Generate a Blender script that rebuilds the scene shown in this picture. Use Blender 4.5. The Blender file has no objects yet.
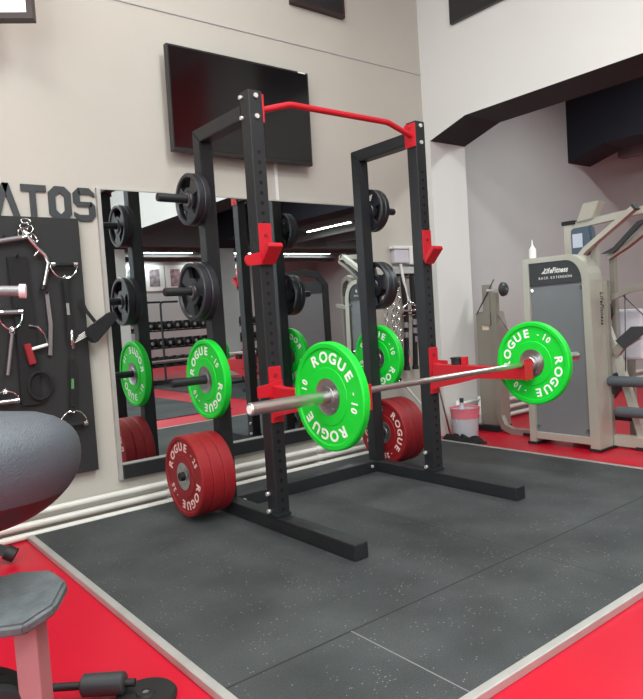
import bpy, bmesh, math, random
from mathutils import Vector, Matrix
random.seed(7)
sc = bpy.context.scene
COL = sc.collection
PI = math.pi

# ------------------------------------------------------------------ materials
def lin(c):
    r = []
    for v in c:
        v /= 255.0
        r.append(v/12.92 if v <= .04045 else ((v+.055)/1.055)**2.4)
    return (*r, 1)

def mat(name, rgb, rough=.5, metal=0, spec=.5, var=0.0, scale=8.0, bump=0.0, bscale=60.0, coat=0.0, trans=0.0, emit=None, es=0, alpha=1.0):
    m = bpy.data.materials.new(name); m.use_nodes = True
    nt = m.node_tree; b = nt.nodes['Principled BSDF']
    col = lin(rgb)
    b.inputs['Base Color'].default_value = col
    b.inputs['Roughness'].default_value = rough
    b.inputs['Metallic'].default_value = metal
    b.inputs['Specular IOR Level'].default_value = spec
    b.inputs['Coat Weight'].default_value = coat
    b.inputs['Transmission Weight'].default_value = trans
    b.inputs['Alpha'].default_value = alpha
    if emit:
        b.inputs['Emission Color'].default_value = lin(emit)
        b.inputs['Emission Strength'].default_value = es
    tc = nt.nodes.new('ShaderNodeTexCoord')
    if var:
        n = nt.nodes.new('ShaderNodeTexNoise'); n.inputs['Scale'].default_value = scale; n.inputs['Detail'].default_value = 4
        nt.links.new(tc.outputs['Object'], n.inputs['Vector'])
        r = nt.nodes.new('ShaderNodeMapRange')
        r.inputs['From Min'].default_value = .3; r.inputs['From Max'].default_value = .7
        r.inputs['To Min'].default_value = 1-var; r.inputs['To Max'].default_value = 1+var
        nt.links.new(n.outputs['Fac'], r.inputs['Value'])
        mx = nt.nodes.new('ShaderNodeVectorMath'); mx.operation = 'SCALE'
        mx.inputs[0].default_value = col[:3]
        nt.links.new(r.outputs['Result'], mx.inputs['Scale'])
        nt.links.new(mx.outputs['Vector'], b.inputs['Base Color'])
    if bump:
        n = nt.nodes.new('ShaderNodeTexNoise'); n.inputs['Scale'].default_value = bscale; n.inputs['Detail'].default_value = 3
        nt.links.new(tc.outputs['Object'], n.inputs['Vector'])
        bp = nt.nodes.new('ShaderNodeBump'); bp.inputs['Strength'].default_value = bump; bp.inputs['Distance'].default_value = .01
        nt.links.new(n.outputs['Fac'], bp.inputs['Height'])
        nt.links.new(bp.outputs['Normal'], b.inputs['Normal'])
    return m

M = {}
M['wall'] = mat('plaster_beige', (184,179,170), .85, var=.03, scale=1.5, bump=.05, bscale=40)
M['wall2'] = mat('plaster_white', (212,211,208), .85, var=.02, scale=2, bump=.05, bscale=40)
M['wall3'] = mat('plaster_grey', (176,176,175), .85, var=.03, scale=2, bump=.05, bscale=40)
M['black_paint'] = mat('black_ceiling_paint', (27,26,30), .8)
M['navy_paint'] = mat('navy_paint', (15,17,31), .8)
M['red_floor'] = mat('red_vinyl', (188,9,40), .38, var=.05, scale=1.2, spec=.4)
M['ceil'] = mat('ceiling_white', (225,223,220), .9)
M['ceil2'] = mat('ceiling_grey', (120,122,122), .8)
M['steel_black'] = mat('black_powder_coat', (29,31,34), .5, var=.06, scale=20, bump=.12, bscale=400, spec=.5)
M['hole'] = mat('bored_hole', (6,6,7), .9)
M['red_steel'] = mat('red_powder_coat', (190,26,40), .42, spec=.5)
M['bolt'] = mat('zinc_bolt', (225,225,222), .35, metal=.6)
M['steel'] = mat('brushed_steel', (205,201,197), .3, metal=1)
M['chrome'] = mat('chrome', (225,225,225), .14, metal=1)
M['hubsteel'] = mat('machined_insert', (165,165,165), .36, metal=.9, var=.1, scale=30)
M['green'] = mat('green_rubber', (10,205,50), .5, spec=.4, var=.03, scale=25)
M['redrub'] = mat('red_rubber', (140,22,29), .55, spec=.4, var=.05, scale=25)
M['letter'] = mat('white_lettering', (238,240,235), .6)
M['letter_pink'] = mat('pale_lettering', (240,205,200), .6)
M['iron'] = mat('black_iron_plate', (32,34,40), .36, var=.1, scale=30, bump=.1, bscale=200, spec=.6)
M['rubberblk'] = mat('black_rubber', (24,24,25), .6)
M['white_pipe'] = mat('white_painted_pipe', (214,211,204), .4, var=.05, scale=5)
M['alu'] = mat('aluminium_edge', (186,184,180), .42, metal=.45, var=.08, scale=10)
M['mirror'] = mat('mirror_silver', (226,232,232), .0, metal=1)
M['whiteplastic'] = mat('white_plastic', (225,224,222), .45)
M['pinkplastic'] = mat('pink_plastic', (228,120,135), .45)
M['clearplastic'] = mat('milky_plastic', (196,194,202), .35, spec=.5)
M['champagne'] = mat('champagne_frame_paint', (184,182,170), .38, metal=.35, var=.03, scale=5)
M['champagne2'] = mat('silver_frame_paint', (150,146,136), .4, metal=.4)
M['shroud'] = mat('grey_mesh_shroud', (118,121,124), .35, metal=.1, var=.05, scale=3)
M['darkpanel'] = mat('charcoal_panel', (52,55,58), .45)
M['board'] = mat('charcoal_board', (33,33,34), .7, var=.1, scale=6)
M['pad'] = mat('charcoal_vinyl', (80,85,92), .42, bump=.35, bscale=260, spec=.5)
M['pad2'] = mat('worn_grey_vinyl', (92,98,100), .5, bump=.25, bscale=120, var=.22, scale=26)
M['maroon'] = mat('maroon_floor_reflection', (62,8,24), .5)  # red floor's reflection on the seat, put into the colour
M['rosepost'] = mat('rose_grey_post', (165,112,114), .45, var=.04, scale=6)
M['greytube'] = mat('grey_tube', (128,122,124), .4, metal=.3)
M['webbing'] = mat('black_webbing', (20,20,22), .85)
M['redgrip'] = mat('dark_red_grip', (140,20,30), .6)
M['tvbezel'] = mat('tv_bezel', (30,29,30), .35)
M['tvglass'] = mat('tv_glass', (12,9,11), .12, spec=.5)
M['tvglass'].node_tree.nodes['Principled BSDF'].inputs['IOR'].default_value = 1.42
M['darkglass'] = mat('dark_glazing', (44,42,44), .3)
M['lightpanel'] = mat('lit_panel', (255,252,245), .5, emit=(255,250,242), es=3.0)
M['tube'] = mat('fluorescent_tube', (255,255,250), .5, emit=(244,255,246), es=5.0)
M['screenlit'] = mat('lit_screen', (240,240,240), .3, emit=(250,248,244), es=.9)
M['poster'] = mat('poster_print', (215,220,222), .6, var=.25, scale=6)
M['brown'] = mat('dark_brown_frame', (52,40,38), .5)
M['bluescreen'] = mat('blue_grey_display_housing', (70,84,100), .35)
M['screenpale'] = mat('pale_instruction_card', (190,200,215), .4)
M['greypad'] = mat('grey_upholstery', (150,150,150), .5)
M['foam'] = mat('grey_foam', (78,84,90), .6)
M['glass'] = mat('window_glass', (240,245,250), .02, trans=1.0)

def platform_mat():
    m = bpy.data.materials.new('black_rubber_tile'); m.use_nodes = True
    nt = m.node_tree; b = nt.nodes['Principled BSDF']; N = nt.nodes.new; L = nt.links.new
    tc = N('ShaderNodeTexCoord')
    vo = N('ShaderNodeTexVoronoi'); vo.inputs['Scale'].default_value = 55; L(tc.outputs['Object'], vo.inputs['Vector'])
    lt = N('ShaderNodeMath'); lt.operation = 'LESS_THAN'; lt.inputs[1].default_value = .13; L(vo.outputs['Distance'], lt.inputs[0])
    n2 = N('ShaderNodeTexNoise'); n2.inputs['Scale'].default_value = 9; L(tc.outputs['Object'], n2.inputs['Vector'])
    gt = N('ShaderNodeMath'); gt.operation = 'GREATER_THAN'; gt.inputs[1].default_value = .5; L(n2.outputs['Fac'], gt.inputs[0])
    mu = N('ShaderNodeMath'); mu.operation = 'MULTIPLY'; L(lt.outputs[0], mu.inputs[0]); L(gt.outputs[0], mu.inputs[1])
    n = N('ShaderNodeTexNoise'); n.inputs['Scale'].default_value = 2.5; n.inputs['Detail'].default_value = 5; L(tc.outputs['Object'], n.inputs['Vector'])
    cr = N('ShaderNodeValToRGB'); cr.color_ramp.elements[0].position = .35; cr.color_ramp.elements[1].position = .75
    cr.color_ramp.elements[0].color = lin((50,53,54)); cr.color_ramp.elements[1].color = lin((72,75,76)); L(n.outputs['Fac'], cr.inputs['Fac'])
    # small chalky grains
    n4 = N('ShaderNodeTexNoise'); n4.inputs['Scale'].default_value = 180; L(tc.outputs['Object'], n4.inputs['Vector'])
    m4 = N('ShaderNodeMapRange'); m4.inputs['From Min'].default_value = .35; m4.inputs['From Max'].default_value = .65
    m4.inputs['To Min'].default_value = .8; m4.inputs['To Max'].default_value = 1.2; L(n4.outputs['Fac'], m4.inputs['Value'])
    sc_ = N('ShaderNodeVectorMath'); sc_.operation = 'SCALE'; L(cr.outputs['Color'], sc_.inputs[0]); L(m4.outputs['Result'], sc_.inputs['Scale'])
    mx = N('ShaderNodeMix'); mx.data_type = 'RGBA'; mx.inputs['B'].default_value = lin((128,130,128))
    L(mu.outputs[0], mx.inputs['Factor']); L(sc_.outputs['Vector'], mx.inputs['A'])
    # seams
    sx = N('ShaderNodeSeparateXYZ'); L(tc.outputs['Object'], sx.inputs['Vector'])
    def near(out, v, w):
        a = N('ShaderNodeMath'); a.operation = 'SUBTRACT'; L(out, a.inputs[0]); a.inputs[1].default_value = v
        c = N('ShaderNodeMath'); c.operation = 'ABSOLUTE'; L(a.outputs[0], c.inputs[0])
        d = N('ShaderNodeMath'); d.operation = 'LESS_THAN'; L(c.outputs[0], d.inputs[0]); d.inputs[1].default_value = w
        return d.outputs[0]
    s = near(sx.outputs['Y'], -1.087, .004)
    for v in (-.05,):
        q = N('ShaderNodeMath'); q.operation = 'MAXIMUM'; L(s, q.inputs[0]); L(near(sx.outputs['X'], v, .002), q.inputs[1]); s = q.outputs[0]
    mx2 = N('ShaderNodeMix'); mx2.data_type = 'RGBA'; mx2.inputs['B'].default_value = lin((38,39,40))
    L(s, mx2.inputs['Factor']); L(mx.outputs['Result'], mx2.inputs['A'])
    fy = N('ShaderNodeMath'); fy.operation = 'LESS_THAN'; L(sx.outputs['Y'], fy.inputs[0]); fy.inputs[1].default_value = -1.087
    fm = N('ShaderNodeMath'); fm.operation = 'MULTIPLY'; L(fy.outputs[0], fm.inputs[0]); L(near(sx.outputs['X'], -1.05, .0025), fm.inputs[1])
    mx3 = N('ShaderNodeMix'); mx3.data_type = 'RGBA'; mx3.inputs['B'].default_value = lin((120,122,122))
    L(fm.outputs[0], mx3.inputs['Factor']); L(mx2.outputs['Result'], mx3.inputs['A'])
    L(mx3.outputs['Result'], b.inputs['Base Color'])
    b.inputs['Roughness'].default_value = .62
    b.inputs['Specular IOR Level'].default_value = .35
    bp = N('ShaderNodeBump'); bp.inputs['Strength'].default_value = .3; bp.inputs['Distance'].default_value = .004
    L(n4.outputs['Fac'], bp.inputs['Height']); L(bp.outputs['Normal'], b.inputs['Normal'])
    return m
M['platform'] = platform_mat()

# ------------------------------------------------------------------ mesh builder
class MB:
    def __init__(s): s.bm = bmesh.new(); s.mi = 0
    def _new(s, faces):
        for f in faces: f.material_index = s.mi
    def box(s, a, b, rot=None, piv=None, bev=0.0):
        a = Vector(a); b = Vector(b)
        lo = Vector([min(a[i], b[i]) for i in range(3)]); hi = Vector([max(a[i], b[i]) for i in range(3)])
        vs = []
        for z in (lo.z, hi.z):
            for x, y in ((lo.x, lo.y), (hi.x, lo.y), (hi.x, hi.y), (lo.x, hi.y)):
                vs.append(s.bm.verts.new((x, y, z)))
        q = [(0,3,2,1), (4,5,6,7), (0,1,5,4), (1,2,6,5), (2,3,7,6), (3,0,4,7)]
        fs = [s.bm.faces.new([vs[i] for i in t]) for t in q]
        s._new(fs)
        if rot:
            c = Vector(piv) if piv is not None else (lo+hi)/2
            bmesh.ops.rotate(s.bm, verts=vs, cent=c, matrix=rot)
        if bev:
            es = {e for f in fs for e in f.edges}
            r = bmesh.ops.bevel(s.bm, geom=list(es), offset=bev, segments=2, affect='EDGES', profile=.5)
            s._new(r['faces'])
        return s
    def cyl(s, p0, p1, r, r1=None, n=20, cap=True):
        p0 = Vector(p0); p1 = Vector(p1); r1 = r if r1 is None else r1
        d = (p1-p0).normalized()
        u = d.orthogonal().normalized(); v = d.cross(u)
        A = []; B = []
        for i in range(n):
            t = 2*PI*i/n; w = u*math.cos(t)+v*math.sin(t)
            A.append(s.bm.verts.new(p0+w*r)); B.append(s.bm.verts.new(p1+w*r1))
        fs = []
        for i in range(n):
            j = (i+1) % n
            f = s.bm.faces.new((A[i], A[j], B[j], B[i])); f.smooth = True; fs.append(f)
        if cap:
            fs.append(s.bm.faces.new(A[::-1])); fs.append(s.bm.faces.new(B))
        s._new(fs); return s
    def tube(s, pts, r, n=12, closed=False, ry=None):
        pts = [Vector(p) for p in pts]; K = len(pts); rings = []
        u = None
        for i, p in enumerate(pts):
            if closed: d = (pts[(i+1) % K]-pts[i-1]).normalized()
            else: d = (pts[min(i+1, K-1)]-pts[max(i-1, 0)]).normalized()
            if u is None: u = d.orthogonal().normalized()
            else:
                u = (u-d*u.dot(d)).normalized()
            v = d.cross(u)
            rings.append([s.bm.verts.new(p+u*math.cos(2*PI*k/n)*r+v*math.sin(2*PI*k/n)*(ry or r)) for k in range(n)])
        fs = []
        for i in range(K if closed else K-1):
            A = rings[i]; B = rings[(i+1) % K]
            for k in range(n):
                j = (k+1) % n
                f = s.bm.faces.new((A[k], A[j], B[j], B[k])); f.smooth = True; fs.append(f)
        if not closed:
            fs.append(s.bm.faces.new(rings[0][::-1])); fs.append(s.bm.faces.new(rings[-1]))
        s._new(fs); return s
    def bar(s, pts, w, h, side=(1,0,0)):
        """rectangular tube along a polyline; w along `side`, h across"""
        pts = [Vector(p) for p in pts]; K = len(pts); rings = []; sd = Vector(side).normalized()
        for i, p in enumerate(pts):
            d0 = (pts[i]-pts[i-1]).normalized() if i else (pts[1]-pts[0]).normalized()
            d1 = (pts[i+1]-pts[i]).normalized() if i < K-1 else d0
            d = (d0+d1).normalized()
            up = d.cross(sd).normalized(); k = 1/max(.3, d.dot(d0))
            rings.append([s.bm.verts.new(p+sd*a*w/2+up*b*h/2*k) for a, b in ((-1,-1), (1,-1), (1,1), (-1,1))])
        fs = []
        for A, B in zip(rings, rings[1:]):
            for k in range(4):
                j = (k+1) % 4; fs.append(s.bm.faces.new((A[k], A[j], B[j], B[k])))
        fs.append(s.bm.faces.new(rings[0][::-1])); fs.append(s.bm.faces.new(rings[-1]))
        s._new(fs); return s
    def prism(s, poly, axis, a, b, bev=0.0):
        """poly of 2D points extruded along axis from a to b"""
        def P(u, v, w):
            return {'x': (w, u, v), 'y': (u, w, v), 'z': (u, v, w)}[axis]
        A = [s.bm.verts.new(P(u, v, a)) for u, v in poly]; B = [s.bm.verts.new(P(u, v, b)) for u, v in poly]
        n = len(poly); fs = [s.bm.faces.new(A[::-1]), s.bm.faces.new(B)]
        for i in range(n):
            j = (i+1) % n; fs.append(s.bm.faces.new((A[i], A[j], B[j], B[i])))
        s._new(fs)
        if bev:
            es = {e for f in fs for e in f.edges}
            r = bmesh.ops.bevel(s.bm, geom=list(es), offset=bev, segments=2, affect='EDGES')
            s._new(r['faces'])
        return s
    def lathe(s, prof, c=(0,0,0), axis='x', n=48, smooth=True, closed=False):
        c = Vector(c); rings = []
        for a, r in prof:
            ring = []
            for k in range(n):
                t = 2*PI*k/n; u, v = math.cos(t)*r, math.sin(t)*r
                o = {'x': (a, u, v), 'y': (u, a, v), 'z': (u, v, a)}[axis]
                ring.append(s.bm.verts.new(c+Vector(o)))
            rings.append(ring)
        fs = []
        pairs = list(zip(rings, rings[1:]))
        if closed: pairs.append((rings[-1], rings[0]))
        for A, B in pairs:
            for k in range(n):
                j = (k+1) % n
                f = s.bm.faces.new((A[k], A[j], B[j], B[k])); f.smooth = smooth; fs.append(f)
        if not closed:
            if prof[0][1] > 1e-4: fs.append(s.bm.faces.new(rings[0][::-1]))
            if prof[-1][1] > 1e-4: fs.append(s.bm.faces.new(rings[-1]))
        s._new(fs); return s
    def ellipsoid(s, c, rx, ry, rz, n=28, m=16, e=1.0, zlo=-1, zhi=1):
        c = Vector(c); rings = []
        sg = lambda v, k: math.copysign(abs(v)**k, v)
        for i in range(m+1):
            ph = math.asin(zlo)+(math.asin(zhi)-math.asin(zlo))*i/m
            cr, z = math.cos(ph)**e, sg(math.sin(ph), e)
            rings.append([s.bm.verts.new(c+Vector((rx*cr*math.cos(2*PI*k/n), ry*cr*math.sin(2*PI*k/n), rz*z))) for k in range(n)])
        fs = []
        for A, B in zip(rings, rings[1:]):
            for k in range(n):
                j = (k+1) % n; f = s.bm.faces.new((A[k], A[j], B[j], B[k])); f.smooth = True; fs.append(f)
        fs.append(s.bm.faces.new(rings[0][::-1])); fs.append(s.bm.faces.new(rings[-1]))
        s._new(fs); return s
    def build(s, name, mats, parent=None, shift=None, label=None, autosmooth=True, clean=True):
        if shift is not None: bmesh.ops.translate(s.bm, verts=s.bm.verts, vec=-Vector(shift))
        if clean: bmesh.ops.remove_doubles(s.bm, verts=s.bm.verts, dist=1e-6)
        bmesh.ops.recalc_face_normals(s.bm, faces=s.bm.faces)
        if autosmooth:
            for e in s.bm.edges:
                if len(e.link_faces) == 2 and e.calc_face_angle(0) > .6: e.smooth = False
        me = bpy.data.meshes.new(name); s.bm.to_mesh(me); s.bm.free()
        for m in (mats if isinstance(mats, (list, tuple)) else [mats]): me.materials.append(m)
        o = bpy.data.objects.new(name, me); COL.objects.link(o)
        if parent is not None: o.parent = parent
        if label: o['label'] = label
        return o

def tag(o, label, cat, group=None):
    o['label'] = label; o['category'] = cat
    if group: o['group'] = group
    return o
def thing(name, label, cat, loc=(0,0,0), rot=(0,0,0), group=None):
    o = bpy.data.objects.new(name, None); o.empty_display_size = .1; COL.objects.link(o)
    o.location = loc; o.rotation_euler = rot
    return tag(o, label, cat, group)
def struct(name, mb, m):
    o = mb.build(name, m); o['kind'] = 'structure'; return o
def dup(root, loc, rot=None, label=None, group=None):
    r = root.copy(); COL.objects.link(r); r.location = loc
    if rot is not None: r.rotation_euler = rot
    if label: r['label'] = label
    if group: r['group'] = group
    for ch in list(root.children):
        c = ch.copy(); COL.objects.link(c); c.parent = r
        for g in list(ch.children):
            d = g.copy(); COL.objects.link(d); d.parent = c
    return r
def arc(c, r, a0, a1, n, plane='xz', ry=None):
    """points on an arc, degrees"""
    out = []; ry = ry or r
    for i in range(n+1):
        t = math.radians(a0+(a1-a0)*i/n); u, v = r*math.cos(t), ry*math.sin(t)
        o = {'xz': (u, 0, v), 'yz': (0, u, v), 'xy': (u, v, 0)}[plane]
        out.append(Vector(c)+Vector(o))
    return out

# text as mesh geometry: list of (verts, faces)
_tc = {}
def glyph(ch, bold=.02):
    if (ch, bold) in _tc: return _tc[(ch, bold)]
    cu = bpy.data.curves.new('g', 'FONT'); cu.body = ch; cu.size = 1; cu.offset = bold; cu.extrude = .02
    cu.align_x = 'CENTER'; cu.resolution_u = 4
    o = bpy.data.objects.new('g', cu); COL.objects.link(o)
    bpy.context.view_layer.update()
    me = bpy.data.meshes.new_from_object(o.evaluated_get(bpy.context.evaluated_depsgraph_get()))
    vs = [v.co.copy() for v in me.vertices]; fs = [tuple(p.vertices) for p in me.polygons]
    if vs:
        cx = (min(v.x for v in vs)+max(v.x for v in vs))/2
        for v in vs: v.x -= cx
        w = max(v.x for v in vs)-min(v.x for v in vs)
    else: w = .3
    bpy.data.objects.remove(o); bpy.data.meshes.remove(me); bpy.data.curves.remove(cu)
    _tc[(ch, bold)] = (vs, fs, w); return _tc[(ch, bold)]
def put_glyph(mb, ch, origin, right, up, nrm, sx, sy, depth, bold=.02):
    vs, fs, w = glyph(ch, bold)
    V = [mb.bm.verts.new(Vector(origin)+Vector(right)*v.x*sx+Vector(up)*(v.y-.35)*sy+Vector(nrm)*(v.z/.02)*depth) for v in vs]
    for f in fs:
        try:
            q = mb.bm.faces.new([V[i] for i in f]); q.material_index = mb.mi
        except ValueError: pass
def put_text(mb, txt, origin, right, up, nrm, sx, sy, depth, gap=.1, bold=.02, slant=0):
    ws = [glyph(c, bold)[2] if c != ' ' else .3 for c in txt]
    tot = sum(ws)+gap*(len(ws)-1); x = -tot/2
    for c, w in zip(txt, ws):
        if c != ' ':
            put_glyph(mb, c, Vector(origin)+Vector(right)*(x+w/2)*sx, right, Vector(up)+Vector(right)*slant, nrm, sx, sy, depth, bold)
        x += w+gap

# ------------------------------------------------------------------ the room
MY = -2.35     # front edge of the grey mats behind the platform
FZ = -.025      # red floor level, the lifting platform top is z = 0
WY = 1.05       # wall with the mirror
RX = 1.83       # wall with the arch
AX = 2.28       # far side of the arch wall
JY = .985       # jamb of the arch
BYW = 1.10      # back wall of the second room
FY = -11.0
struct('floor', MB().box((-5, FY, FZ-.1), (10.2, 1.3, FZ)), M['red_floor'])
struct('wall_back', MB().box((-5, WY, FZ), (RX, WY+.15, 4.4)), M['wall'])
def arch_wall(name, x0, x1, top, face):
    w = MB()
    w.prism([(JY, FZ), (JY, 2.478), (.605, 2.59), (-6.3, 2.59), (-6.68, 2.478), (-6.68, FZ), (-7.1, FZ), (-7.1, top), (1.2, top), (1.2, FZ)], 'x', x0, x1)
    o = w.build(name, [face, M['black_paint']]); o['kind'] = 'structure'
    for p in o.data.polygons:
        if p.normal.z < -.2 and p.center.z > 2: p.material_index = 1
arch_wall('wall_right', RX, AX, 4.4, M['wall2'])
w2 = MB().prism([(1.1, 2.525), (.70, 2.64), (-6.3, 2.64), (-6.68, 2.525), (-7.1, 2.525), (-7.1, 3.4), (1.1, 3.4)], 'x', 4.13, 4.57)
struct('wall_second_arch', w2, M['navy_paint'])
struct('wall_second_pier', MB().box((4.13, -7.1, FZ), (4.57, -6.68, 2.525)), M['wall3'])
struct('wall_second_room', MB().box((AX, BYW, FZ), (10.2, BYW+.1, 3.4)), M['wall3'])
struct('ceiling', MB().box((-5, -7.1, 4.4), (RX+.1, 1.2, 4.5)), M['ceil'])
struct('ceiling_between_arches', MB().box((AX, -7.1, 3.3), (4.13, 1.2, 3.4)), M['navy_paint'])
c2 = MB().box((4.57, -7.1, 2.85), (10.2, 1.2, 2.95))
for i in range(5): c2.box((5.2+i*1.0, -7.1, 2.68), (5.32+i*1.0, 1.1, 2.85))
struct('ceiling_second_room', c2, M['ceil2'])
c3 = MB().box((RX, FY, 2.78), (10.2, -7.1, 2.9))
for i in range(4): c3.box((RX, -7.35-i*1.0, 2.62), (10.2, -7.2-i*1.0, 2.78))
struct('ceiling_rear', c3, M['ceil2'])
struct('wall_header', MB().box((RX, -7.1, 2.6), (10.2, -7.0, 3.4)), M['ceil2'])
struct('wall_far', MB().box((-5, -7.25, FZ), (RX, -7.1, 4.4)), M['wall3'])
struct('wall_rear', MB().box((RX, FY-.15, FZ), (10.2, FY, 3.0)), M['wall3'])
struct('wall_rear_side', MB().box((RX-.1, FY, FZ), (RX, -7.1, 3.0)), M['wall3'])
struct('wall_east', MB().box((10.1, FY, FZ), (10.25, 1.2, 3.0)), M['wall3'])
struct('trim_added_reflection', MB().box((RX-.01, -4.6, 3.25), (RX, -2.75, 4.3)), mat('added_red_reflection_panel', (225,14,24), .6))  # unseen red panel added for the television to reflect
# left wall with two tall windows
wl = MB()
ww = [(-5.9, -4.4), (-3.6, -2.1)]
ys = [-7.1] + [v for a in ww for v in a] + [1.2]
for i in range(0, len(ys), 2): wl.box((-5.15, ys[i], FZ), (-5, ys[i+1], 4.4))
for a, b in ww:
    wl.box((-5.15, a, FZ), (-5, b, 1.0)); wl.box((-5.15, a, 3.7), (-5, b, 4.4))
struct('wall_left', wl, M['wall2'])
for i, (a, b) in enumerate(ww):
    f = MB()
    f.box((-5.12, a, 1.0), (-5.04, a+.06, 3.7)).box((-5.12, b-.06, 1.0), (-5.04, b, 3.7))
    f.box((-5.12, a, 1.0), (-5.04, b, 1.06)).box((-5.12, a, 3.64), (-5.04, b, 3.7)).box((-5.11, a, 2.3), (-5.05, b, 2.35))
    wf = struct('window_%d' % (i+1), f, M['whiteplastic'])
    g = MB().box((-5.085, a+.06, 1.06), (-5.079, b-.06, 3.64)).build('pane', M['glass'], wf)
# dark glazing high on the right wall
gf = MB().box((RX-.03, -1.6, 3.315), (RX, .685, 4.15))
gw = struct('window_3', gf, M['darkglass'])
# plaster joint across both upper walls
struct('trim_1', MB().prism([(-5,3.02),(-5,3.028),(RX,3.045),(RX,3.037)], 'y', WY-.006, WY), M['wall3'])
# painted corner bead
# cable trunking under the television
struct('trim_3', MB().box((.262, WY-.012, 1.9), (.284, WY, 2.2), bev=.002), M['whiteplastic'])

# ------------------------------------------------------------------ heating pipes
for k, (z, y, lab) in enumerate(((.112, .985, 'white heating pipe low on the mirror wall, topmost of the three'),
                             (.052, .985, 'white heating pipe low on the mirror wall, middle of the three'),
                             (-.003, .982, 'white heating pipe along the mirror wall, lowest of the three'))):
    m = MB().tube([(-4.95, y, z), (1.62, y, z)] if k < 2 else [(-4.95, y, z), (1.7, y, z)], .019, 14)
    for x in (-2.2, -.75, .42, 1.3):
        m.cyl((x, y, z), (x+.05, y, z), .024)
        m.box((x+.015, y, z-.01), (x+.035, WY, z+.01))
    tag(m.build('heating_pipe', M['white_pipe']), lab, 'pipe')
for k in range(3):
    z = .015+.072*k; y = 1.06
    m = MB().tube([(AX+.02, y, z), (9.8, y, z)], .02, 14)
    for x in (2.7, 4.6, 7.0): m.box((x-.012, y, z-.01), (x+.012, BYW, z+.01))
    tag(m.build('heating_pipe', M['white_pipe']), 'white pipe on the grey wall behind the weight machine, %s of three' % ('lowest', 'middle', 'topmost')[k], 'pipe')
RD = (2.1, .92, FZ)
t = thing('radiator', 'small white pipe radiator low beside the arch jamb and the bucket', 'radiator', RD)
for z in (.03, .10, .17, .24): MB().tube([(1.96, .94, z), (2.24, .94, z)], .013, 10).build('rail', M['whiteplastic'], t, RD)
for x in (1.95, 2.25): MB().tube([(x, .94, FZ)] + [(x, .94, .27)], .016, 10).build('end_post', M['whiteplastic'], t, RD)

# ------------------------------------------------------------------ mirror
t = thing('wall_mirror', 'large frameless wall mirror behind the power rack with a black bottom rail', 'mirror', (0, 1.04, .17))
MB().box((-1.0, 1.034, .27), (1.02, 1.046, 1.90)).build('mirror_glass', [M['mirror']], t, (0, 1.04, .17))
MB().box((-1.022, 1.026, .18), (-1.0, WY, 1.905)).box((-1.022, 1.03, 1.90), (1.03, WY, 1.908)).build('edge_strip', M['alu'], t, (0, 1.04, .17), label='pale metal edge strip')
MB().box((-1.0, 1.005, .185), (1.02, WY, .27), bev=.004).build('bottom_rail', M['steel_black'], t, (0, 1.04, .17), label='black bottom rail')
MB().box((-1.0, 1.012, .27), (1.02, 1.03, .276)).build('rail_lip', M['alu'], t, (0, 1.04, .17), label='thin silver lip')

# ------------------------------------------------------------------ television
TVY = .955
t = thing('television', 'flat screen television tilted down high on the wall above the mirror', 'television', (0, WY, 2.47))
tilt = Matrix.Rotation(math.radians(.8), 3, 'X')
pv = (0, TVY, 2.48)
def tvbox(mb, a, b, bev=0):
    mb.box(a, b, rot=tilt, piv=pv, bev=bev)
TX0, TX1, TZ0, TZ1 = -.553, .535, 2.15, 2.798
m = MB(); tvbox(m, (TX0, TVY-.01, TZ0), (TX1, TVY+.03, TZ1), .004); m.build('housing', M['tvbezel'], t, t.location)
m = MB(); tvbox(m, (TX0+.014, TVY-.0125, TZ0+.026), (TX1-.014, TVY-.0100, TZ1-.014)); m.build('screen', M['tvglass'], t, t.location)
m = MB(); m.box((-.2, TVY+.02, 2.3), (.2, WY, 2.65)); m.build('wall_bracket', M['steel_black'], t, t.location)
m = MB(); tvbox(m, (TX1-.09, TVY-.014, TZ1-.012), (TX1-.03, TVY-.0101, TZ1-.003)); m.build('label_strip', M['letter'], t, t.location, label='tiny white sticker')

# framed dark panel high on the mirror wall
t = thing('wall_frame', 'dark framed panel high on the wall above the television', 'frame', (.75, WY, 3.34))
MB().box((.51, WY-.03, 3.33), (.965, WY, 3.79), bev=.004).build('panel', M['darkglass'], t, t.location)
m = MB()
m.box((.49, WY-.04, 3.31), (.985, WY, 3.335)).box((.49, WY-.04, 3.78), (.985, WY, 3.805)).box((.49, WY-.04, 3.335), (.51, WY, 3.78)).box((.965, WY-.04, 3.335), (.985, WY, 3.78))
m.build('frame', M['brown'], t, t.location)

# bright screen hung at the top left, turned toward the room
t = thing('hanging_screen', 'bright screen in a dark brown frame hung at the upper left', 'screen', (-1.39, .70, 2.655), (0, 0, math.radians(-33)))
t.rotation_euler.z = math.radians(-31)
W_ = .92
m = MB(); m.box((-W_, -.02, 0), (0, .04, .03)).box((-.03, -.02, .03), (0, .04, .6)).box((-W_, -.02, .57), (-.03, .04, .6)).box((-W_, -.02, .03), (-W_+.03, .04, .57))
m.build('frame', M['brown'], t)
MB().box((-W_+.03, 0, .03), (-.03, .03, .57)).build('panel', M['screenlit'], t, label='glowing white screen')
MB().cyl((-.45, .01, .6), (-.45, .01, 1.68), .015).build('hanger', M['steel_black'], t)

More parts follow.
